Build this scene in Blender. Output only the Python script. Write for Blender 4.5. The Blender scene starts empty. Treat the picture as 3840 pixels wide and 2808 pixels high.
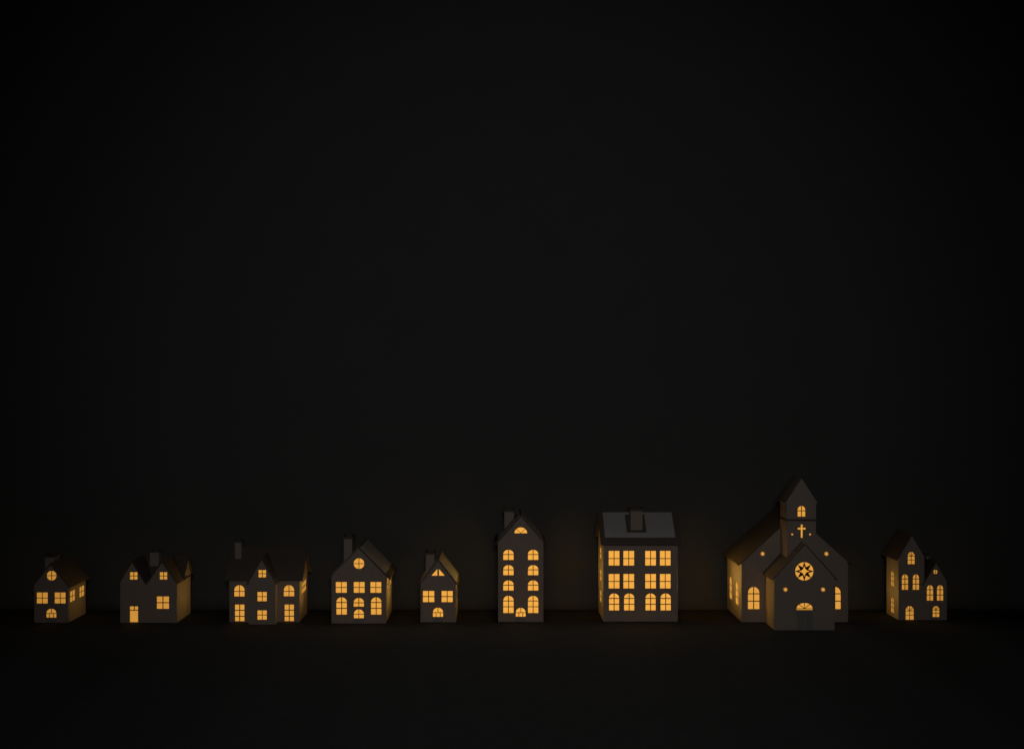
import bpy, math, random
from mathutils import Vector
from mathutils.geometry import tessellate_polygon
random.seed(4)
S = bpy.context.scene
COL = S.collection
# ---------------------------------------------------------------- units
# One modelling unit is 0.556 mm.  The camera is level, F units from the row's front line.
F = 3600.0
U = 2.0 / F
CX, CY = 1861.0, 1460.0          # principal axis in the photo's pixel grid
FLOOR = 874.0                    # camera height above the tabletop in units
def W(X, D, V): return Vector((X*U, D*U, (FLOOR - V)*U))

# ---------------------------------------------------------------- materials
def mat_card(name, col, var=0.06, bump=0.12, rough=0.85, scale=160, trans=0):
    m = bpy.data.materials.new(name); m.use_nodes = True
    nt = m.node_tree; b = nt.nodes['Principled BSDF']
    tc = nt.nodes.new('ShaderNodeTexCoord')
    n = nt.nodes.new('ShaderNodeTexNoise'); n.inputs['Scale'].default_value = scale; n.inputs['Detail'].default_value = 6
    n2 = nt.nodes.new('ShaderNodeTexNoise'); n2.inputs['Scale'].default_value = scale*9; n2.inputs['Detail'].default_value = 3
    r = nt.nodes.new('ShaderNodeValToRGB')
    r.color_ramp.elements[0].position = .3; r.color_ramp.elements[1].position = .7
    r.color_ramp.elements[0].color = tuple(c*(1-var) for c in col) + (1,)
    r.color_ramp.elements[1].color = tuple(min(1, c*(1+var)) for c in col) + (1,)
    bp = nt.nodes.new('ShaderNodeBump'); bp.inputs['Strength'].default_value = bump; bp.inputs['Distance'].default_value = .0004
    L = nt.links.new
    L(tc.outputs['Object'], n.inputs['Vector']); L(tc.outputs['Object'], n2.inputs['Vector'])
    L(n.outputs['Fac'], r.inputs['Fac']); L(r.outputs['Color'], b.inputs['Base Color'])
    L(n2.outputs['Fac'], bp.inputs['Height']); L(bp.outputs['Normal'], b.inputs['Normal'])
    b.inputs['Roughness'].default_value = rough
    b.inputs['Specular IOR Level'].default_value = .2
    if trans:      # thin card lets a little of the candle through
        t = nt.nodes.new('ShaderNodeBsdfTranslucent'); t.inputs['Color'].default_value = (1, .62, .30, 1)
        mx = nt.nodes.new('ShaderNodeMixShader'); mx.inputs['Fac'].default_value = trans
        L(b.outputs['BSDF'], mx.inputs[1]); L(t.outputs['BSDF'], mx.inputs[2])
        L(mx.outputs['Shader'], nt.nodes['Material Output'].inputs['Surface'])
    return m
M_card = mat_card('grey_card', (.55, .455, .385), trans=.085)
M_roof = mat_card('dark_card', (.165, .13, .105))
M_panel = mat_card('light_card', (.62, .585, .565))
M_frame = mat_card('brown_card', (.16, .085, .04))
M_door = mat_card('door_card', (.44, .385, .345))
M_doordark = mat_card('dark_door_card', (.36, .345, .33))
M_table = mat_card('black_table_felt', (.0325, .0345, .036), .10, .3, .95, 40)
M_back = mat_card('black_backdrop_paper', (.115, .12, .122), .03, .1, .95, 14)

def mat_glow(name, k, yellow=False):
    m = bpy.data.materials.new(name); m.use_nodes = True
    nt = m.node_tree; b = nt.nodes['Principled BSDF']
    b.inputs['Base Color'].default_value = (.2, .15, .08, 1)
    b.inputs['Roughness'].default_value = .7
    tc = nt.nodes.new('ShaderNodeTexCoord')
    n = nt.nodes.new('ShaderNodeTexNoise'); n.inputs['Scale'].default_value = 90; n.inputs['Detail'].default_value = 4
    r = nt.nodes.new('ShaderNodeValToRGB')
    r.color_ramp.elements[0].position = .25; r.color_ramp.elements[1].position = .75
    r.color_ramp.elements[0].color = (.86, .375, .050, 1)
    r.color_ramp.elements[1].color = (.92, .430, .070, 1)
    if yellow:
        r.color_ramp.elements[0].color = (.88, .46, .085, 1); r.color_ramp.elements[1].color = (.94, .52, .10, 1)
    nt.links.new(tc.outputs['Object'], n.inputs['Vector']); nt.links.new(n.outputs['Fac'], r.inputs['Fac'])
    nt.links.new(r.outputs['Color'], b.inputs['Emission Color'])
    b.inputs['Emission Strength'].default_value = k
    return m

# ---------------------------------------------------------------- mesh building
class MB:
    def __init__(self): self.v = []; self.f = []
    def face(self, pts):
        n = len(self.v); self.v += pts; self.f.append(list(range(n, n+len(pts))))
    def sheet(self, fn, outline, holes, w0, w1):
        """extruded flat sheet: 2-D outline with holes; fn(u,v,w) gives unit coordinates"""
        loops = [list(outline)] + [list(h) for h in holes]
        flat = [p for l in loops for p in l]
        tris = tessellate_polygon([[Vector((p[0], p[1], 0)) for p in l] for l in loops])
        n = len(self.v); k = len(flat)
        for w in (w0, w1):
            for p in flat: self.v.append(W(*fn(p[0], p[1], w)))
        for a, b, c in tris:
            self.f.append([n+a, n+b, n+c]); self.f.append([n+k+a, n+k+c, n+k+b])
        o = n
        for l in loops:
            q = len(l)
            for i in range(q):
                j = (i+1) % q
                self.f.append([o+i, o+j, o+k+j, o+k+i])
            o += q
    def box(self, x0, x1, d0, d1, v0, v1):
        self.sheet(lambda u, v, w: (u, w, v), [(x0, v0), (x1, v0), (x1, v1), (x0, v1)], [], d0, d1)
    def build(self, name, mat, parent):
        me = bpy.data.meshes.new(name)
        base = Vector(parent['_base']) if parent is not None and '_base' in parent else Vector((0, 0, 0))
        me.from_pydata([tuple(p-base) for p in self.v], [], self.f)
        import bmesh
        bm = bmesh.new(); bm.from_mesh(me)
        bmesh.ops.remove_doubles(bm, verts=bm.verts, dist=1e-7)
        bmesh.ops.recalc_face_normals(bm, faces=bm.faces)
        bm.to_mesh(me); bm.free()
        me.materials.append(mat)
        o = bpy.data.objects.new(name, me); COL.objects.link(o)
        if parent is not None:
            o.parent = parent; o['_base'] = tuple(base)
        return o

def offset(poly, d):
    A = sum(poly[i][0]*poly[(i+1) % len(poly)][1]-poly[(i+1) % len(poly)][0]*poly[i][1] for i in range(len(poly)))
    s = 1 if A > 0 else -1
    out = []
    n = len(poly)
    for i in range(n):
        p0, p1, p2 = Vector(poly[i-1]), Vector(poly[i]), Vector(poly[(i+1) % n])
        e1 = (p1-p0).normalized(); e2 = (p2-p1).normalized()
        n1 = Vector((e1.y, -e1.x))*s; n2 = Vector((e2.y, -e2.x))*s
        m = n1+n2
        q = p1 + m*(d/max(.35, 1+n1.dot(n2)))
        out.append((q.x, q.y))
    return out

def split(polys, p, q, w, cond=None):
    """cut every polygon along the line p-q leaving a bar of width w"""
    p = Vector(p); q = Vector(q); t = (q-p).normalized(); nn = Vector((-t.y, t.x))
    out = []
    for poly in polys:
        cxm = sum(a[0] for a in poly)/len(poly); cym = sum(a[1] for a in poly)/len(poly)
        if cond and not cond(cxm, cym): out.append(poly); continue
        for sgn in (1, -1):
            res = []
            d = [sgn*(Vector(a)-p).dot(nn)-w/2 for a in poly]
            for i in range(len(poly)):
                j = (i+1) % len(poly)
                if d[i] >= 0: res.append(poly[i])
                if (d[i] >= 0) != (d[j] >= 0):
                    k = d[i]/(d[i]-d[j])
                    res.append((poly[i][0]+k*(poly[j][0]-poly[i][0]), poly[i][1]+k*(poly[j][1]-poly[i][1])))
            if len(res) >= 3:
                cl = [res[0]]
                for a in res[1:]:
                    if (Vector(a)-Vector(cl[-1])).length > .02: cl.append(a)
                if len(cl) > 3 and (Vector(cl[0])-Vector(cl[-1])).length < .02: cl.pop()
                ar = abs(sum(cl[i][0]*cl[(i+1) % len(cl)][1]-cl[(i+1) % len(cl)][0]*cl[i][1] for i in range(len(cl))))
                if len(cl) >= 3 and ar > .8: out.append(cl)
    return out

def rect(x0, x1, y0, y1): return [(x0, y0), (x1, y0), (x1, y1), (x0, y1)]
def arch(x0, x1, y0, y1, sp, n=18):
    c = (x0+x1)/2; a = (x1-x0)/2
    return [(x0, y1), (x1, y1)] + [(c+a*math.cos(math.pi*i/n), sp-(sp-y0)*math.sin(math.pi*i/n)) for i in range(n+1)]
def circ(cx, cy, r, n=32): return [(cx+r*math.cos(2*math.pi*i/n), cy+r*math.sin(2*math.pi*i/n)) for i in range(n)]
def star(cx, cy, R, r, k=8):
    return [(cx+(R if i % 2 == 0 else r)*math.sin(math.pi*i/k), cy-(R if i % 2 == 0 else r)*math.cos(math.pi*i/k)) for i in range(2*k)]

# ---------------------------------------------------------------- house helper
T = 1.7      # card thickness
class House:
    def __init__(s, name, label, cat, ox, oy, sc, yb, cx, glow, side_glow):
        s.ox, s.oy, s.sc = ox, oy, sc
        s.r0 = FLOOR/(yb-CY)
        base = W((cx-CX)*s.r0, s.r0*F, FLOOR)
        e = bpy.data.objects.new(name, None); COL.objects.link(e); e.empty_display_size = .02
        e.location = base; e['label'] = label; e['category'] = cat
        e['group'] = 'glowing card houses standing in a row'
        e['_base'] = tuple(base); s.e = e
        s.M = mat_glow('lit_paper', glow); s.MS = mat_glow('lit_paper_side', side_glow, True); s.glow = glow
        c = bpy.data.lights.new('candle', 'POINT'); c.energy = .05*glow**4; c.color = (1, .70, .28); c.shadow_soft_size = .006
        co_ = bpy.data.objects.new('candle_light', c); COL.objects.link(co_)
        co_.location = W((cx-CX)*s.r0, s.r0*F*1.022, FLOOR-(95 if cat == 'church' else 45))
    def X(s, px, r=1.0): return (px-CX)*s.r0*r
    def V(s, py, r=1.0): return (py-CY)*s.r0*r
    def c(s, x, y, r=1.0):            # zoomed-crop coordinate on the plane at relative distance r
        return (s.X(s.ox+x*s.sc, r), s.V(s.oy+y*s.sc, r))
    def D(s, r): return s.r0*r*F
    def cp(s, poly, r=1.0): return [s.c(x, y, r) for x, y in poly]
    # planes
    def front(s, r=1.0):
        d = s.D(r); return lambda u, v, w: (u, d+w, v)
    def side(s, X, left):             # u = depth, v = height, w inward
        k = 1 if left else -1
        return lambda u, v, w: (X+k*w, u, v)

def add_window(h, fn, outline, cuts, mat, name='window', bw=1.6, rim=1.1, label=None, frame_mat=None):
    """frame with glazing bars (part) and its lit paper pane (sub-part); returns the opening for the wall"""
    panes = [outline]; bw += .9
    for c in cuts:
        p, q = c[0], c[1]; cond = c[2] if len(c) > 2 else None; w = c[3]+.7 if len(c) > 3 else bw
        panes = split(panes, p, q, w, cond)
    big = offset(outline, 2.6)
    m = MB(); m.sheet(fn, big, panes, T+.05, T+.75)
    fo = m.build(name, frame_mat or M_frame, h.e)
    if label: fo['label'] = label
    m = MB(); m.sheet(fn, offset(outline, 2.2), [], T+.85, T+1.3)
    m.build('pane', mat, fo)
    return offset(outline, rim)

def gridcuts(xs, ys):
    return [((x, 0), (x, 1)) for x in xs] + [((0, y), (1, y)) for y in ys]

def front_window(h, kind, x0, x1, y0, y1, xs=None, ys=(), r=1.0, sp=None, bw=1.6, fn=None, name='window', mid=True):
    """crop coordinates in, opening outline (units) out"""
    if kind == 'rect': o = rect(x0, x1, y0, y1)
    elif kind == 'arch': o = arch(x0, x1, y0, y1, sp if sp else ys[0]-4)
    else: o = circ((x0+x1)/2, (y0+y1)/2, (x1-x0)/2)
    if xs is None: xs = ((x0+x1)/2,)
    o = h.cp(o, r)
    X = [h.c(x, 0, r)[0] for x in xs]; Y = [h.c(0, y, r)[1] for y in ys]
    return add_window(h, h.front(r), o, gridcuts(X, Y), h.M, bw=bw, name=name)

def side_window(h, X, left, r1, r2, v1, v2, nx, ys, kind='rect', mat=None, sp=None, bw=1.7):
    d1, d2 = h.D(r1), h.D(r2)
    o = rect(d1, d2, v1, v2) if kind == 'rect' else arch(d1, d2, v1, v2, sp)
    xs = [d1+(d2-d1)*(i+1)/nx for i in range(nx-1)]
    return add_window(h, h.side(X, left), o, gridcuts(xs, ys), mat or h.MS, bw=bw)

def plain_light(h, fn, outline, name):
    m = MB(); m.sheet(fn, offset(outline, 1.5) if len(outline) < 13 else scale(outline, 1.4), [], T+.05, T+.5)
    m.build(name, h.M, h.e)
    return outline
def scale(poly, k):
    cx = sum(p[0] for p in poly)/len(poly); cy = sum(p[1] for p in poly)/len(poly)
    return [(cx+(p[0]-cx)*k, cy+(p[1]-cy)*k) for p in poly]

def chevron(ax, av, lx, lv, rx, rv, o, th, gap=.4):
    """cross-section of a gable roof: apex, wall corners, eave overhang, plate thickness"""
    ml = (lv-av)/(ax-lx); mr = (rv-av)/(rx-ax)
    hl = th*math.sqrt(1+ml*ml); hr = th*math.sqrt(1+mr*mr); h = (hl+hr)/2
    el, er = lx-o, rx+o
    return [(el, lv+ml*o-gap), (ax, av-gap), (er, rv+mr*o-gap), (er, rv+mr*o-gap-hr), (ax, av-gap-h), (el, lv+ml*o-gap-hl)]

def slope_panel(mb, along, ax, av, ex, ev, off, th, u0, u1, t0, t1, hole=None):
    """thin plate on a roof slope from the ridge (ax,av) to the eave (ex,ev); along = axis of the ridge"""
    L = math.hypot(ex-ax, ev-av); tx, tv = (ex-ax)/L, (ev-av)/L
    nx, nv = (tv, -tx) if tx > 0 else (-tv, tx)       # outward, V grows downward
    if nv > 0: nx, nv = -nx, -nv
    def fn(u, t, w):
        a = ax+tx*t*L+nx*w; v = av+tv*t*L+nv*w
        return (a, u, v) if along == 'D' else (u, a, v)
    hs = [[(hole[0], hole[2]), (hole[1], hole[2]), (hole[1], hole[3]), (hole[0], hole[3])]] if hole else []
    mb.sheet(fn, [(u0, t0), (u1, t0), (u1, t1), (u0, t1)], hs, off, off+th)

def chimney(h, x0, x1, d0, d1, vtop, vbot, cap_o=3, cap_h=8, flue=True, mat=None):
    t = 1.5
    m = MB()
    # four card sides, open at the top
    m.sheet(lambda u, v, w: (u, v, w), rect(x0, x1, d0, d1), [rect(x0+t, x1-t, d0+t, d1-t)], vtop, vbot)
    c = m.build('chimney', mat or M_card, h.e)
    m = MB()
    m.sheet(lambda u, v, w: (u, v, w), rect(x0-cap_o, x1+cap_o, d0-cap_o, d1+cap_o), [rect(x0+3, x1-3, d0+3, d1-3)], vtop-cap_h, vtop-.05)
    m.build('chimney_cap', M_roof, c)
    return c

def door_flap(h, x0, x1, y0, y1, r=1.0, mat=None, grooves=False):
    m = MB(); o = h.cp(rect(x0, x1, y0, y1), r)
    m.sheet(h.front(r), o, [], -.45, -.03)
    return m.build('door', mat or M_door, h.e)

def body(h, X0, X1, r1, r2, outline, holes_f, left_holes=(), right_holes=(), vL=None, vR=None):
    """gable faces the camera; outline in units; sides from corner heights to the table"""
    m = MB()
    m.sheet(h.front(r1), outline, holes_f, 0, T)
    d1, d2 = h.D(r1), h.D(r2)
    m.sheet(h.front(r2), outline, [], -T, 0)
    m.sheet(h.side(X0, True), rect(d1+T, d2-T, vL, FLOOR), left_holes, 0, T)
    m.sheet(h.side(X1, False), rect(d1+T, d2-T, vR, FLOOR), right_holes, 0, T)
    return m.build('wall', M_card, h.e)

def gable_roof(h, sec, d0, d1, name='roof', mat=None):
    m = MB(); m.sheet(lambda u, v, w: (u, w, v), sec, [], d0, d1)
    return m.build(name, mat or M_roof, h.e)

# ================================================================ HOUSE 1
h = House('card_house', 'small dim card house with round gable window, at the far left end of the row', 'house', 90, 2040, .20576, 2334, 192, .56, 1.0)
X0, X1 = h.X(128.6), h.X(255.9); vc = h.V(2192); ax, av = (X0+X1)/2, h.V(2113)
hf = [front_window(h, 'round', 412, 588, 485, 661, (499,), (573,)),
      front_window(h, 'rect', 231, 428, 880, 1078, (329,), (981,)),
      front_window(h, 'rect', 557, 753, 880, 1078, (656,), (981,))]
def door_light(h, x0, x1, y0, y1, ysplit, xm, xa, xb, r=1.0, bw=1.5):
    o = h.cp(arch(x0, x1, y0, y1, ysplit-4), r); ym = h.c(0, ysplit, r)[1]
    A = [h.c(x, 0, r)[0] for x in (xm, xa, xb)]
    return add_window(h, h.front(r), o, [((0, ym), (1, ym)), ((A[0], 0), (A[0], 1), lambda x, y: y < ym),
        ((A[1], 0), (A[1], 1), lambda x, y: y > ym), ((A[2], 0), (A[2], 1), lambda x, y: y > ym)], h.M, name='fanlight', bw=bw)
hf.append(door_light(h, 405, 585, 1175, 1335, 1262, 495, 457, 533))
door_flap(h, 402, 588, 1350, 1428)
sw = []
for a, b in ((1.005, 1.017), (1.0275, 1.0396)):
    sw.append((a, b))
rh = [side_window(h, X1, False, a, b, 762, 802, 2, (782,), mat=h.M) for a, b in sw]
lh = [side_window(h, X0, True, a, b, 762, 802, 2, (782,)) for a, b in sw]
body(h, X0, X1, 1, 1.0425, [(X0, FLOOR), (X0, vc), (ax, av), (X1, vc), (X1, FLOOR)], hf, lh, rh, vc, vc)
gable_roof(h, chevron(ax, av, X0, vc, X1, vc, 8.9, 2.6), h.D(.9969), h.D(1.0456))
chimney(h, h.X(168.6, 1.012), h.X(200.5, 1.012), h.D(1.012), h.D(1.0265), h.V(2089, 1.012), 690, 7, 8)

# ================================================================ HOUSE 2
h = House('card_house', 'wide card house with twin front gables, one glowing door and one large square window', 'house', 420, 2040, .20581, 2334.2, 557, .66, 1.2)
X0, X1 = h.X(450.9), h.X(663.3); vc = h.V(2183)
gA = (h.X(498.5), h.V(2103)); gB = (h.X(610.2), h.V(2103)); xa, xb = h.X(546.5), h.X(557.5)
vc = h.V(2181)
hf = [front_window(h, 'rect', 326, 460, 510, 643, (394,), (578,)),
      front_window(h, 'rect', 869, 1002, 510, 642, (937,), (578,)),
      front_window(h, 'rect', 815, 1035, 952, 1175, (925,), (1065,), bw=2.6)]
ym = h.c(0, 1201)[1]; xm = h.c(402, 0)[0]
hf.append(add_window(h, h.front(), h.cp(rect(325, 471, 1132, 1418)), [((0, ym), (1, ym)), ((xm, 0), (xm, 1), lambda x, y: y < ym)], h.M, name='door', bw=2.2, label='glowing door with two small panes over one tall pane'))
d1, d2 = h.D(1), h.D(1.0448)
rm = 1.033; vr, ve = 645.5, 727.0
side_poly = [(d1+T, FLOOR), (d1+T, vc), (h.D(1.0180), vc), (h.D(rm), vr+4), (h.D(1.0448), ve-8), (h.D(1.0448)-T, ve-8), (d2-T, FLOOR)]
m = MB()
m.sheet(h.front(), [(X0, FLOOR), (X0, vc), gA, (xa, vc), (xb, vc), gB, (X1, vc), (X1, FLOOR)], hf, 0, T)
m.sheet(h.front(1.0448), rect(X0, X1, ve-6, FLOOR), [], -T, 0)
sp = [(d1+T, FLOOR), (d1+T, vc), (h.D(1.0180), vc), (h.D(rm), vr+4), (h.D(1.0448)-T, ve-10), (d2-T, FLOOR)]
lh = [side_window(h, X0, True, 1.008, 1.018, 760, 800, 2, (780,)), side_window(h, X0, True, 1.027, 1.037, 760, 800, 2, (780,))]
m.sheet(h.side(X0, True), sp, lh, 0, T)
m.sheet(h.side(X1, False), sp, [], 0, T)
m.build('wall', M_card, h.e)
# main roof, ridge parallel to the front, with its flat soffit plate
sec = chevron(h.D(rm), vr, h.D(1.0183), vr+(ve-vr)*(1.033-1.0183)/(1.033-1.0167), h.D(1.0478), vr+(ve-vr)*(1.0478-rm)/(rm-1.0167), 5, 2.2)
m = MB(); m.sheet(lambda u, v, w: (w, u, v), sec, [], X0-7, X1+7)
for k, (xs0, xs1) in enumerate(((X0-7, X0-.3), (X1+.3, X1+7))):
    m.box(xs0, xs1, h.D(1.0180), h.D(1.0478), ve-3.5, ve-.2)
m.build('roof', M_roof, h.e)
for g, l, rr in ((gA, X0, xa), (gB, xb, X1)):
    vv = g[1]+(vc-g[1])
    gable_roof(h, chevron(g[0], g[1], l, vc, rr, vc, 5.0, 2.3), h.D(.9958), h.D(1.031), 'gable_roof')
c = chimney(h, h.X(562, 1.0255), h.X(596, 1.0255), h.D(1.0255), h.D(1.0339), h.V(2070.9, 1.0255), 720, 2, 4)

# ================================================================ HOUSE 3
h = House('card_house', 'wide card house with long dark roof and a steep gabled bay projecting in the middle', 'house', 820, 1980, .2422, 2331.7, 990, .78, 1.4)
X0, X1 = h.X(860), h.X(1123.5); rm = 1.0208; vr, ve = 605.7*h.r0, 715.5*h.r0
slope = (ve-vr)/(rm-.9965)
vwall = vr+slope*(rm-1.0)
hf = [front_window(h, 'arch', 240, 398, 882, 1055, (319,), (977,), sp=958),
      front_window(h, 'arch', 1007, 1167, 882, 1053, (1087,), (977,), sp=958),
      front_window(h, 'rect', 252, 396, 1182, 1438, (323,), (1270, 1363), bw=2.3),
      front_window(h, 'rect', 1020, 1163, 1182, 1437, (1091,), (1268, 1361), bw=2.3)]
m = MB()
m.sheet(h.front(), rect(X0, X1, vwall, FLOOR), hf, 0, T)
m.sheet(h.front(1.0417), rect(X0, X1, vwall, FLOOR), [], -T, 0)
sp = [(h.D(1)+T, FLOOR), (h.D(1)+T, vwall), (h.D(rm), vr+1.5), (h.D(1.0417)-T, vwall), (h.D(1.0417)-T, FLOOR)]
rh = [side_window(h, X1, False, 1.0122, 1.0357, 738, 779, 4, (758,), mat=h.M, bw=3)]
lh = [side_window(h, X0, True, 1.0122, 1.0357, 738, 779, 4, (758,), bw=3)]
m.sheet(h.side(X0, True), sp, lh, 0, T); m.sheet(h.side(X1, False), sp, rh, 0, T)
# bay
rb = .990
B0, B1 = h.c(463, 0, rb)[0], h.c(881, 0, rb)[0]
bc = h.c(0, 835, rb)[1]; bax = (B0+B1)/2; bav = h.c(0, 482, rb)[1]
hb = [front_window(h, 'rect', 616, 731, 648, 760, (673,), (704,), r=rb),
      front_window(h, 'rect', 599, 743, 987, 1130, (673,), (1058,), r=rb),
      front_window(h, 'rect', 599, 743, 1272, 1415, (673,), (1343,), r=rb)]
m.sheet(h.front(rb), [(B0, FLOOR), (B0, bc), (bax, bav), (B1, bc), (B1, FLOOR)], hb, 0, T)
for Xs, lf in ((B0, True), (B1, False)):
    m.sheet(h.side(Xs, lf), rect(h.D(rb)+T, h.D(1)-.05, bc, FLOOR), [], 0, T)
m.build('wall', M_card, h.e)
sec = chevron(h.D(rm), vr, h.D(.9998), vr+slope*(rm-.9998), h.D(2*rm-.9998), vr+slope*(rm-.9998), 12, 2.2)
m = MB(); m.sheet(lambda u, v, w: (w, u, v), sec, [], X0-14, X1+14)
m.build('roof', M_roof, h.e)
gable_roof(h, chevron(bax, bav, B0, bc, B1, bc, 4.5, 4.2), h.D(.9875), h.D(1.0165), 'gable_roof')
chimney(h, h.X(880.8, 1.012), h.X(905, 1.012), h.D(1.012), h.D(1.0203), h.V(2034.5, 1.012), 690, 2, 9)

# ================================================================ HOUSE 4
h = House('card_house', 'broad gabled card house with round attic window over rows of square and arched windows', 'house', 1210, 1980, .24213, 2336.4, 1345, .88, 1.4)
X0, X1 = h.X(1243.2), h.X(1448); vc = h.V(2159); ax, av = (X0+X1)/2, h.V(2056)
hf = [front_window(h, 'round', 479, 643, 466, 630, (561,), (549,))]
for a, b in ((203, 372), (481, 648), (739, 906)): hf.append(front_window(h, 'rect', a, b, 833, 999, None, (917,)))
for a, b in ((212, 373), (748, 908)): hf.append(front_window(h, 'arch', a, b, 1070, 1336, None, (1150, 1240), bw=2.2, sp=1142))
hf.append(front_window(h, 'arch', 480, 638, 1080, 1213, None, (1155,), bw=2, sp=1148))
hf.append(front_window(h, 'arch', 483, 636, 1256, 1393, (559,), (1332,), bw=1.3, sp=1326, name='fanlight'))
door_flap(h, 480, 640, 1402, 1472)
rh = [side_window(h, X1, False, a, b, 718, 762, 2, (742,), mat=h.M, bw=2.5) for a, b in ((1.0113, 1.0247), (1.0359, 1.0498))]
lh = [side_window(h, X0, True, a, b, 718, 762, 2, (742,), bw=2.5) for a, b in ((1.0113, 1.0247), (1.0359, 1.0498))]
body(h, X0, X1, 1, 1.0571, [(X0, FLOOR), (X0, vc), (ax, av), (X1, vc), (X1, FLOOR)], hf, lh, rh, vc, vc)
def side_panels(h, sec, d0, d1, holeL=None, t0=.03, t1=.86, m1=12, th=.9):
    el, ap, er = sec[5], sec[4], sec[3]
    m = MB()
    slope_panel(m, 'D', ap[0], ap[1], el[0], el[1], .05, th, d0+m1, d1-m1, t0, t1, holeL)
    slope_panel(m, 'D', ap[0], ap[1], er[0], er[1], .05, th, d0+m1, d1-m1, t0, t1)
    return m
sec = chevron(ax, av, X0, vc, X1, vc, 14, 3.4)
rf = gable_roof(h, sec, h.D(.9985), h.D(1.0625))
side_panels(h, sec, h.D(.9985), h.D(1.0625)).build('roof_panel', M_panel, rf)
chimney(h, h.X(1289.2, 1.020), h.X(1320.2, 1.020), h.D(1.020), h.D(1.0344), h.V(2020, 1.020), 680, 4.5, 10)

# ================================================================ HOUSE 5
h = House('card_house', 'small narrow gabled card house with a triangular attic window and two square windows', 'house', 1540, 2040, .19366, 2331.9, 1643, .95, 1.4)
X0, X1 = h.X(1576.8), h.X(1709.5); vc = h.V(2186.5); ax, av = (X0+X1)/2, h.V(2101)
x532 = h.c(532, 0)[0]
hf = [front_window(h, 'rect', 238, 456, 905, 1120, (347,), (1013,), bw=2.1),
      front_window(h, 'rect', 598, 814, 905, 1120, (706,), (1013,), bw=2.1),
      door_light(h, 431, 627, 1228, 1405, 1324, 529, 490, 572),
      add_window(h, h.front(), h.cp([(403, 608), (532, 463), (660, 608)]), [((x532, 0), (x532, 1))], h.M, bw=5.6, frame_mat=M_card, rim=.2)]
door_flap(h, 424, 634, 1416, 1507)
rh = [side_window(h, X1, False, 1.0127, 1.0434, 762, 810, 2, (786,), mat=M_frame, bw=3)]
lh = [side_window(h, X0, True, a, b, 762, 806, 2, (784,)) for a, b in ((1.008, 1.02), (1.033, 1.045))]
body(h, X0, X1, 1, 1.0535, [(X0, FLOOR), (X0, vc), (ax, av), (X1, vc), (X1, FLOOR)], hf, lh, rh, vc, vc)
sec = chevron(ax, av, X0, vc, X1, vc, 8.2, 3.0)
rf = gable_roof(h, sec, h.D(.998), h.D(1.0565))
side_panels(h, sec, h.D(.998), h.D(1.0565), t1=.92).build('roof_panel', M_panel, rf)
chimney(h, h.X(1596.7, 1.018), h.X(1629.1, 1.018), h.D(1.018), h.D(1.033), h.V(2078.7, 1.018), 720, 2.5, 9)

# ================================================================ HOUSE 6
h = House('card_house', 'tall narrow card house with four floors of paired arched windows under a half-round light', 'house', 1820, 1880, .29046, 2330.8, 1953, 1.0, 1.2)
X0, X1 = h.X(1867.9), h.X(2037.8); vc = h.V(2031); ax, av = (X0+X1)/2, h.V(1936)
hf = []
for a, b in ((232, 365), (551, 684)):
    for y0, y1, ys in ((623, 753, 684), (821, 950, 881), (1018, 1148, 1079)):
        hf.append(front_window(h, 'arch', a, b, y0, y1, None, (ys,), sp=ys-6, bw=1.9))
    hf.append(front_window(h, 'arch', a, b, 1217, 1438, None, (1283, 1358), sp=1275, bw=2.0))
hf.append(door_light(h, 394, 520, 1372, 1485, 1434, 458, 433, 484))
hm = h.cp([(376, 409), (540, 409)] + [(458+82*math.cos(math.pi*i/16), 408-74*math.sin(math.pi*i/16)) for i in range(1, 16)])
pc = h.c(458, 408); pl = h.c(405, 358); pr = h.c(512, 358)
panes_cut = [(pc, pl, lambda x, y: True, 1.1), (pc, pr, lambda x, y: x > pl[0]+4, 1.1)]
hf.append(add_window(h, h.front(), hm, panes_cut, h.M, bw=1.1, name='window'))
door_flap(h, 388, 523, 1491, 1552)
dep = ((1.008, 1.020), (1.030, 1.042))
vv = [(590, 628), (650, 688), (710, 748), (770, 822)]
lh = [side_window(h, X0, True, a, b, p, q, 2, ((p+q)/2,)) for a, b in dep for p, q in vv]
rh = [side_window(h, X1, False, a, b, p, q, 2, ((p+q)/2,)) for a, b in dep for p, q in vv]
body(h, X0, X1, 1, 1.05, [(X0, FLOOR), (X0, vc), (ax, av), (X1, vc), (X1, FLOOR)], hf, lh, rh, vc, vc)
sec = chevron(ax, av, X0, vc, X1, vc, 14, 4.2)
rf = gable_roof(h, sec, h.D(.9975), h.D(1.053))
side_panels(h, sec, h.D(.9975), h.D(1.053), holeL=(h.D(1.018), h.D(1.040), .12, .68), m1=14, t1=.84).build('roof_panel', M_panel, rf)
chimney(h, h.X(1891.7, 1.025), h.X(1926.6, 1.025), h.D(1.025), h.D(1.0345), h.V(1918.6, 1.025), 560, 5, 11)

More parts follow.
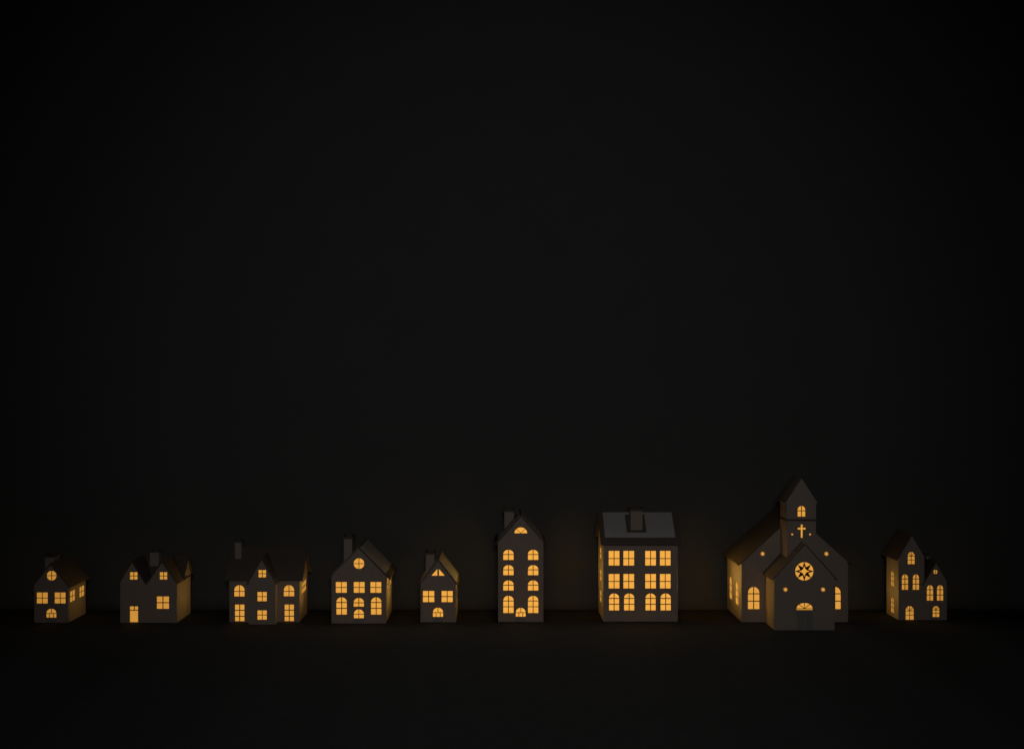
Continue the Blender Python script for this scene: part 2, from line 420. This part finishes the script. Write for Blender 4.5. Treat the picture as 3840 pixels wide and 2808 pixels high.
# ================================================================ HOUSE 7
h = House('card_house', 'large card house with three rows of four windows and pale roof panel', 'house', 2200, 1880, .29052, 2329.7, 2402, 1.0, 1.3)
k0 = h.r0
X0, X1 = h.X(2262.5), h.X(2541.9); rm = 1.0247; vr, ve = 475*k0, 582.5*k0
slope = (ve-vr)/(rm-.9957); vwall = vr+slope*(rm-1)
hf = []
for a, b in ((286, 424), (475, 613), (757, 895), (947, 1084)):
    hf.append(front_window(h, 'rect', a, b, 637, 825, None, (736,), bw=2.0))
    hf.append(front_window(h, 'rect', a, b, 935, 1121, None, (1031,), bw=2.0))
for a, b in ((290, 420), (484, 615), (761, 892), (955, 1087)):
    hf.append(front_window(h, 'arch', a, b, 1186, 1404, None, (1250, 1325), bw=2.2, sp=1243))
m = MB()
m.sheet(h.front(), rect(X0, X1, vwall, FLOOR), hf, 0, T)
m.sheet(h.front(1.0494), rect(X0, X1, vwall, FLOOR), [], -T, 0)
sp = [(h.D(1)+T, FLOOR), (h.D(1)+T, vwall), (h.D(rm), vr+1.5), (h.D(1.0494)-T, vwall), (h.D(1.0494)-T, FLOOR)]
rows = ((612, 656, 636), (698, 742, 722), (778, 822, 802))
lh = [side_window(h, X0, True, 1.020, 1.0353, a, b, 2, (c,), mat=h.M, bw=2.4) for a, b, c in rows]
rh = [side_window(h, X1, False, p, q, a, b, 2, (c,)) for a, b, c in rows for p, q in ((1.006, 1.0195), (1.030, 1.0435))]
m.sheet(h.side(X0, True), sp, lh, 0, T); m.sheet(h.side(X1, False), sp, rh, 0, T)
m.build('wall', M_card, h.e)
sec = chevron(h.D(rm), vr, h.D(1), vwall, h.D(1.0494), vwall, 15.5, 2.4)
m = MB(); m.sheet(lambda u, v, w: (w, u, v), sec, [], X0-11, X1+11)
rf = m.build('roof', M_roof, h.e)
m = MB()
ap, ef, eb = sec[4], sec[5], sec[3]
slope_panel(m, 'X', ap[0], ap[1], ef[0], ef[1], .05, 1.1, 408.5*k0, 673*k0, .01, .79, (492.2*k0, 567.6*k0, .075, .64))
slope_panel(m, 'X', ap[0], ap[1], eb[0], eb[1], .05, 1.1, 408.5*k0, 673*k0, .01, .79)
m.build('roof_panel', M_panel, rf)
chimney(h, 508*k0, 552.5*k0, h.D(1.0084), h.D(1.0185), h.V(1915.4, 1.0084), 575, 5.5, 9)

# ================================================================ CHURCH
h = House('card_church', 'card church with square steeple, lit cross, star cut-outs and gabled porch', 'church', 2690, 1760, .38748, 2331.6, 2980, .82, 1.2)
h.e['group'] = 'glowing card houses standing in a row'
X0, X1 = h.X(2781.1), h.X(3180.2); ax = (X0+X1)/2
vc = h.V(2107); av = h.V(1928)
hf = [front_window(h, 'arch', 298, 408, 1136, 1350, (353,), (1202, 1273), bw=2.6, sp=1195),
      front_window(h, 'arch', 1085, 1195, 1136, 1350, (1139,), (1202, 1273), bw=2.6, sp=1195)]
for x in (439, 1056): hf.append(plain_light(h, h.front(), h.cp(star(x, 815, 28, 11.5)), 'star_window'))
kw = dict(kind='arch', sp=752)
lh = [side_window(h, X0, True, a, b, 738, 824, 2, (770, 796), mat=h.M, bw=2.2, **kw) for a, b in ((1.014, 1.0272), (1.0417, 1.0531))]
rh = [side_window(h, X1, False, a, b, 738, 824, 2, (770, 796), bw=2.2, **kw) for a, b in ((1.014, 1.0272), (1.0417, 1.0531))]
body(h, X0, X1, 1, 1.0636, [(X0, FLOOR), (X0, vc), (ax, av), (X1, vc), (X1, FLOOR)], hf, lh, rh, vc, vc)
sec = chevron(ax, av, X0, vc, X1, vc, 14, 3.0)
gable_roof(h, sec, h.D(.9975), h.D(1.0665))
# steeple
rs = .9765
S0, S1 = h.c(674, 0, rs)[0], h.c(955, 0, rs)[0]; sa = (S0+S1)/2
vtop = h.c(0, 322, rs)[1]
ho = [front_window(h, 'arch', 779, 852, 353, 455, (815,), (400,), r=rs, bw=2.0, sp=392)]
cx0, cx1, cy0, cy1 = 808, 826, 532, 660
cr = [(cx0, cy0), (cx1, cy0), (cx1, 563), (855, 563), (855, 580), (cx1, 580), (cx1, cy1), (cx0, cy1), (cx0, 580), (778, 580), (778, 563), (cx0, 563)]
crw = h.cp(cr, rs)
mm = MB(); mm.sheet(h.front(rs), crw, [], T+.05, T+.5); mm.build('cross_window', h.M, h.e)
ho.append(crw)
for x in (725, 898): ho.append(plain_light(h, h.front(rs), h.cp(star(x, 627, 13.5, 6.5), rs), 'star_window'))
m = MB()
m.sheet(h.front(rs), rect(S0, S1, vtop, FLOOR), ho, 0, T)
for Xs, lf in ((S0, True), (S1, False)):
    m.sheet(h.side(Xs, lf), rect(h.D(rs)+T, h.D(1)-.05, vtop, FLOOR), [], 0, T)
# upper back of the tower stands clear of the nave
m.sheet(h.front(1.0), rect(S0, S1, vtop, h.V(1925)), [], -.05-T, -.05)
m.build('steeple_wall', M_card, h.e)
# cornice
b0, b1 = h.c(0, 480, rs)[1], h.c(0, 498, rs)[1]
o = 2.2
m = MB(); m.sheet(lambda u, v, w: (u, v, w), rect(S0-o, S1+o, h.D(rs)-o, h.D(1)+o), [rect(S0+.05-.1, S1+.05, h.D(rs)+.02-.1, h.D(1)+.1)], b0, b1)
m.build('cornice', M_roof, h.e)
# spire block: pentagonal front card, fascia, roof
q = .9755
P = h.cp([(668, 332), (668, 313), (817, 88), (964, 313), (964, 332)], q)
P[2] = ((P[0][0]+P[4][0])/2, P[2][1])
m = MB(); m.sheet(lambda u, v, w: (u, w, v), P, [], h.D(q)-.1, h.D(1.0018))
sg = m.build('spire_gable', M_card, h.e)
sec = chevron(P[2][0], P[2][1], P[1][0], P[1][1], P[3][0], P[3][1], 1.5, 1.6)
gable_roof(h, sec, h.D(q)-.6, h.D(1.0024), 'spire_roof')
# porch
rp = 871.6/902.2
P0, P1 = h.c(552, 0, rp)[0], h.c(1135, 0, rp)[0]; pa = (P0+P1)/2
pc_ = h.c(0, 1046, rp)[1]; pv = h.c(0, 722, rp)[1]
fp = h.front(rp)
R0 = h.c(843, 985, rp); RR = 88*h.sc*rp*h.r0
hp = []
# rose window: ring of petals around an eight-pointed star holding a four-pointed light
petals = []
n = 8
for i in range(n):
    a0 = 2*math.pi*i/n; a1 = 2*math.pi*(i+1)/n; am = (a0+a1)/2
    pts = [(R0[0]+RR*math.sin(a0+(a1-a0)*(.03+.94*j/6)), R0[1]-RR*math.cos(a0+(a1-a0)*(.03+.94*j/6))) for j in range(7)]
    pts.append((R0[0]+RR*.49*math.sin(am), R0[1]-RR*.49*math.cos(am)))
    petals.append(pts)
inner = []
for qd in range(4):
    ca, sa_ = math.cos(math.pi/2*qd), math.sin(math.pi/2*qd)
    for u_, v_ in ((0, -.60), (.10, -.29), (.27, -.12)):
        inner.append((R0[0]+RR*(u_*ca-v_*sa_), R0[1]+RR*(u_*sa_+v_*ca)))
m = MB(); m.sheet(fp, circ(R0[0], R0[1], RR+2.5), petals+[inner], T+.05, T+.7)
rw = m.build('rose_window', M_frame, h.e); rw['label'] = 'round window filled by a dark eight-pointed star'
m = MB(); m.sheet(fp, circ(R0[0], R0[1], RR+2), [], T+.8, T+1.2); m.build('pane', h.M, rw)
hp.append(circ(R0[0], R0[1], RR+.9))
for x in (660, 1024): hp.append(plain_light(h, fp, h.cp(star(x, 1161, 28, 11.5), rp), 'star_window'))
fo = h.cp([(767, 1358), (923, 1358), (923, 1346)] + [(845+78*math.cos(math.pi*i/18), 1346-56*math.sin(math.pi*i/18)) for i in range(1, 18)] + [(767, 1346)], rp)
c0 = h.c(845, 1346, rp)
y2 = h.c(0, 1347, rp)[1]
up = lambda x, y: y < y2
def ray(x, y): return h.c(x, y, rp)
cuts = [((0, y2), (1, y2), None, 1.9), ((c0[0], 0), (c0[0], 1), up, 1.5),
        (c0, ray(795, 1306), lambda x, y: up(x, y) and x < c0[0], 1.5),
        (c0, ray(895, 1306), lambda x, y: up(x, y) and x > c0[0], 1.5)]
hp.append(add_window(h, fp, fo, cuts, h.M, name='fanlight'))
m = MB()
m.sheet(fp, [(P0, FLOOR), (P0, pc_), (pa, pv), (P1, pc_), (P1, FLOOR)], hp, 0, T)
for Xs, lf in ((P0, True), (P1, False)):
    m.sheet(h.side(Xs, lf), rect(h.D(rp)+T, h.D(1)-.05, pc_, FLOOR), [], 0, T)
m.build('porch_wall', M_card, h.e)
sec = chevron(pa, pv, P0, pc_, P1, pc_, 8.1, 2.6)
gable_roof(h, sec, h.D(rp-.0022), h.D(1)-.1, 'porch_roof')
# double door with frame, leaves and raised borders
m = MB()
fr = h.cp([(762, 1552), (762, 1350)] + [(845-83*math.cos(math.pi*i/18), 1344-58*math.sin(math.pi*i/18)) for i in range(0, 19)] + [(928, 1350), (928, 1552)], rp)
fi = h.cp([(766, 1552), (766, 1350)] + [(845-79*math.cos(math.pi*i/18), 1344-54*math.sin(math.pi*i/18)) for i in range(0, 19)] + [(924, 1350), (924, 1552)], rp)
m.sheet(fp, fr + fi[::-1], [], -1.0, -.03)
df = m.build('door_frame', M_card, h.e)
for a, b in ((768, 843), (848, 923)):
    m = MB(); m.sheet(fp, h.cp(rect(a, b, 1366, 1551), rp), [], -.4, -.03)
    dd = m.build('door', M_doordark, h.e)
    m = MB(); m.sheet(fp, h.cp(rect(a+5, b-5, 1374, 1545), rp), [h.cp(rect(a+8, b-8, 1377, 1542), rp)], -.9, -.42)
    m.build('door_moulding', M_door, dd)

# ================================================================ HOUSE 9
h = House('card_house', 'card house with a steep tall gable beside a lower gable, right of the church', 'house', 3290, 1980, .23006, 2323.9, 3460, .60, .9)
X0, Xm, X1 = h.c(345, 0)[0], h.c(765, 0)[0], h.c(1133, 0)[0]
t_ap = ((X0+Xm)/2, h.c(0, 112)[1]); t_c = h.c(0, 467)[1]
s_ap = ((Xm+X1)/2, h.c(0, 553)[1]); s_c = h.c(0, 869)[1]
def fan_window(h, x0, x1, y0, y1, y_a, y_b, ang):
    o = h.cp(arch(x0, x1, y0, y1, y_a-4))
    ya = h.c(0, y_a)[1]; yb = h.c(0, y_b)[1]; xm = h.c((x0+x1)/2, 0)[0]
    rr = h.c((x0+x1)/2, y_a)
    dx = math.cos(ang); dy = math.sin(ang)
    return add_window(h, h.front(), o, [((0, ya), (1, ya)), ((0, yb), (1, yb)), ((xm, 0), (xm, 1)),
        (rr, (rr[0]-dx, rr[1]-dy), lambda x, y: y < ya and x < xm, 1.1), (rr, (rr[0]+dx, rr[1]-dy), lambda x, y: y < ya and x > xm, 1.1)], h.M, bw=1.3)
hf = [fan_window(h, 500, 612, 387, 585, 458, 518, .85),
      fan_window(h, 465, 596, 1268, 1490, 1347, 1415, .85),
      fan_window(h, 906, 1013, 1268, 1445, 1332, 1385, .85),
      front_window(h, 'round', 917, 985, 679, 747, (951,), (714,), bw=.9)]
for a, b in ((403, 504), (582, 683)): hf.append(front_window(h, 'arch', a, b, 752, 1002, None, (826, 911), bw=2.0, sp=815))
for a, b in ((811, 913), (976, 1077)): hf.append(front_window(h, 'arch', a, b, 928, 1178, None, (1002, 1087), bw=2.0, sp=991))
sv = ((699.5, 758, 716), (800, 859, 817))
kk = [dict(r1=1.0123, r2=1.0199)]
lh = [side_window(h, X0, True, 1.0123, 1.0199, a, b, 2, (s+3, s+22), 'arch', h.M, s, 2.0) for a, b, s in sv]
rh = [side_window(h, X1, False, 1.0100, 1.0200, 770, 815, 2, (792,))]
d1, d2 = h.D(1), h.D(1.0307)
out = [(X0, FLOOR), (X0, t_c), t_ap, (Xm, t_c), (Xm, s_c), s_ap, (X1, s_c), (X1, FLOOR)]
m = MB()
m.sheet(h.front(), out, hf, 0, T)
m.sheet(h.front(1.0307), out, [], -T, 0)
m.sheet(h.side(X0, True), rect(d1+T, d2-T, t_c, FLOOR), lh, 0, T)
m.sheet(h.side(Xm, False), rect(d1+T, d2-T, t_c, s_c-.1), [], 0, T)
m.sheet(h.side(X1, False), rect(d1+T, d2-T, s_c, FLOOR), rh, 0, T)
m.build('wall', M_card, h.e)
gable_roof(h, chevron(t_ap[0], t_ap[1], X0, t_c, Xm, t_c, 8.4, 2.6), h.D(.9975), h.D(1.034), 'roof')
# lower roof: full gable at the front, stopping against the tall part behind
sec = chevron(s_ap[0], s_ap[1], Xm, s_c, X1, s_c, 8.0, 2.4)
gable_roof(h, sec, h.D(.9975), h.D(1.0)-.1, 'roof')
sec2 = list(sec)
ml = (s_c-s_ap[1])/(s_ap[0]-Xm); hh = sec[0][1]-sec[5][1]
sec2[0] = (Xm+.1, s_c-.4-ml*.1); sec2[5] = (Xm+.1, s_c-.4-ml*.1-hh)
gable_roof(h, sec2, h.D(1.0)-.1, h.D(1.034), 'roof')
chimney(h, h.X(3473.5, 1.017), h.X(3487, 1.017), h.D(1.017), h.D(1.0235), h.V(2085.8, 1.017), 700, 2.2, 8)

# ================================================================ SETTING
def struct(o, name):
    o.name = name; o['kind'] = 'structure'
WALLD = 1.081*F
m = MB(); m.box(-6000, 6000, 1200, WALLD-77.5, FLOOR, FLOOR+30)
struct(m.build('tabletop', M_table, None), 'tabletop')
# seamless paper backdrop: short flat foot, small curve, then upright
pts = [(WALLD-77, FLOOR)]
Rr = 72
for i in range(0, 13):
    a = math.pi/2*i/12
    pts.append((WALLD-Rr+Rr*math.sin(a), FLOOR-Rr+Rr*math.cos(a)))
pts.append((WALLD, -3200)); pts.append((WALLD+6, -3200)); pts.append((WALLD+6, FLOOR+3)); pts.append((WALLD-77, FLOOR+3))
m = MB(); m.sheet(lambda u, v, w: (w, u, v), pts, [], -6000, 6000)
bk = m.build('backdrop', M_back, None); struct(bk, 'backdrop')
for p in bk.data.polygons:
    if len(p.vertices) == 4: p.use_smooth = False

# ================================================================ LIGHTS
def lamp(name, kind, loc, aim, energy, col, **kw):
    l = bpy.data.lights.new(name, kind); l.energy = energy; l.color = col
    for k, v in kw.items(): setattr(l, k, v)
    o = bpy.data.objects.new(name, l); COL.objects.link(o); o.location = loc
    o.rotation_euler = (Vector(aim)-Vector(loc)).to_track_quat('-Z', 'Y').to_euler()
    return o
HC = FLOOR*U
# soft lamp above the camera, pool of light on the backdrop
lamp('front_spot', 'SPOT', (.05, -.3, HC+.25), (.04, 2.15, HC-.02), 9.9, (1, .975, .95), spot_size=math.radians(71), spot_blend=1.0, shadow_soft_size=.12)
# nested narrow-beam strips over the front of the table
for i, wd in enumerate((.5, .95, 1.4, 1.85, 2.3)):
    l = lamp('table_strip', 'AREA', (.05, 1.985-.5, 1.5), (.05, 1.985-.5, 0), .047*wd, (1, .97, .93), shape='RECTANGLE', size=wd, size_y=1.0, spread=math.radians(6))

# added fill lamps outside the unseen sides, boosting amber on neighbouring walls
def side_light(px, r, vtop, vbot, direction, P, spread=85, yc=2.048):
    x = (px-CX)*r*U; y = yc; z = (FLOOR-(vtop+vbot)/2)*U
    lamp('side_fill_light', 'AREA', (x+direction*.005, y, z), (x+direction*.5, y-.06, z), P*1.12, (1, .61, .13), shape='RECTANGLE', size=abs(vbot-vtop)*U, size_y=.045, spread=math.radians(spread))
side_light(450, 1.0, 740, 820, -1, .0020)
side_light(858, 1.0, 730, 820, -1, .0036)
side_light(1242, 1.0, 700, 820, -1, .0036, yc=2.018)
side_light(1575, 1.0, 700, 820, -1, .0060)
side_light(1867, 1.0, 690, 820, -1, .0050)
side_light(2039, 1.0, 600, 820, 1, .013)
side_light(2543, 1.0, 640, 800, 1, .016, 70)
side_light(3181, 1.0, 720, 820, 1, .0056)

w = bpy.data.worlds.new('World'); S.world = w; w.use_nodes = True
w.node_tree.nodes['Background'].inputs['Color'].default_value = (1, .95, .9, 1)
w.node_tree.nodes['Background'].inputs['Strength'].default_value = .0008

# ================================================================ CAMERA
cam = bpy.data.cameras.new('camera'); co = bpy.data.objects.new('camera', cam); COL.objects.link(co)
co.location = (0, 0, HC); co.rotation_euler = (math.pi/2, 0, 0)
cam.sensor_width = 36; cam.lens = 36*F/3840
cam.shift_x = (1920-CX)/3840; cam.shift_y = -(1404-CY)/3840
cam.clip_start = .05; cam.clip_end = 50
S.camera = co
for o in COL.objects:
    if '_base' in o: del o['_base']
S.render.resolution_x, S.render.resolution_y = 1024, 748
S.view_settings.view_transform = 'Standard'; S.view_settings.look = 'None'
S.render.filter_size = 1.15
S.view_settings.exposure = 0; S.view_settings.gamma = 1
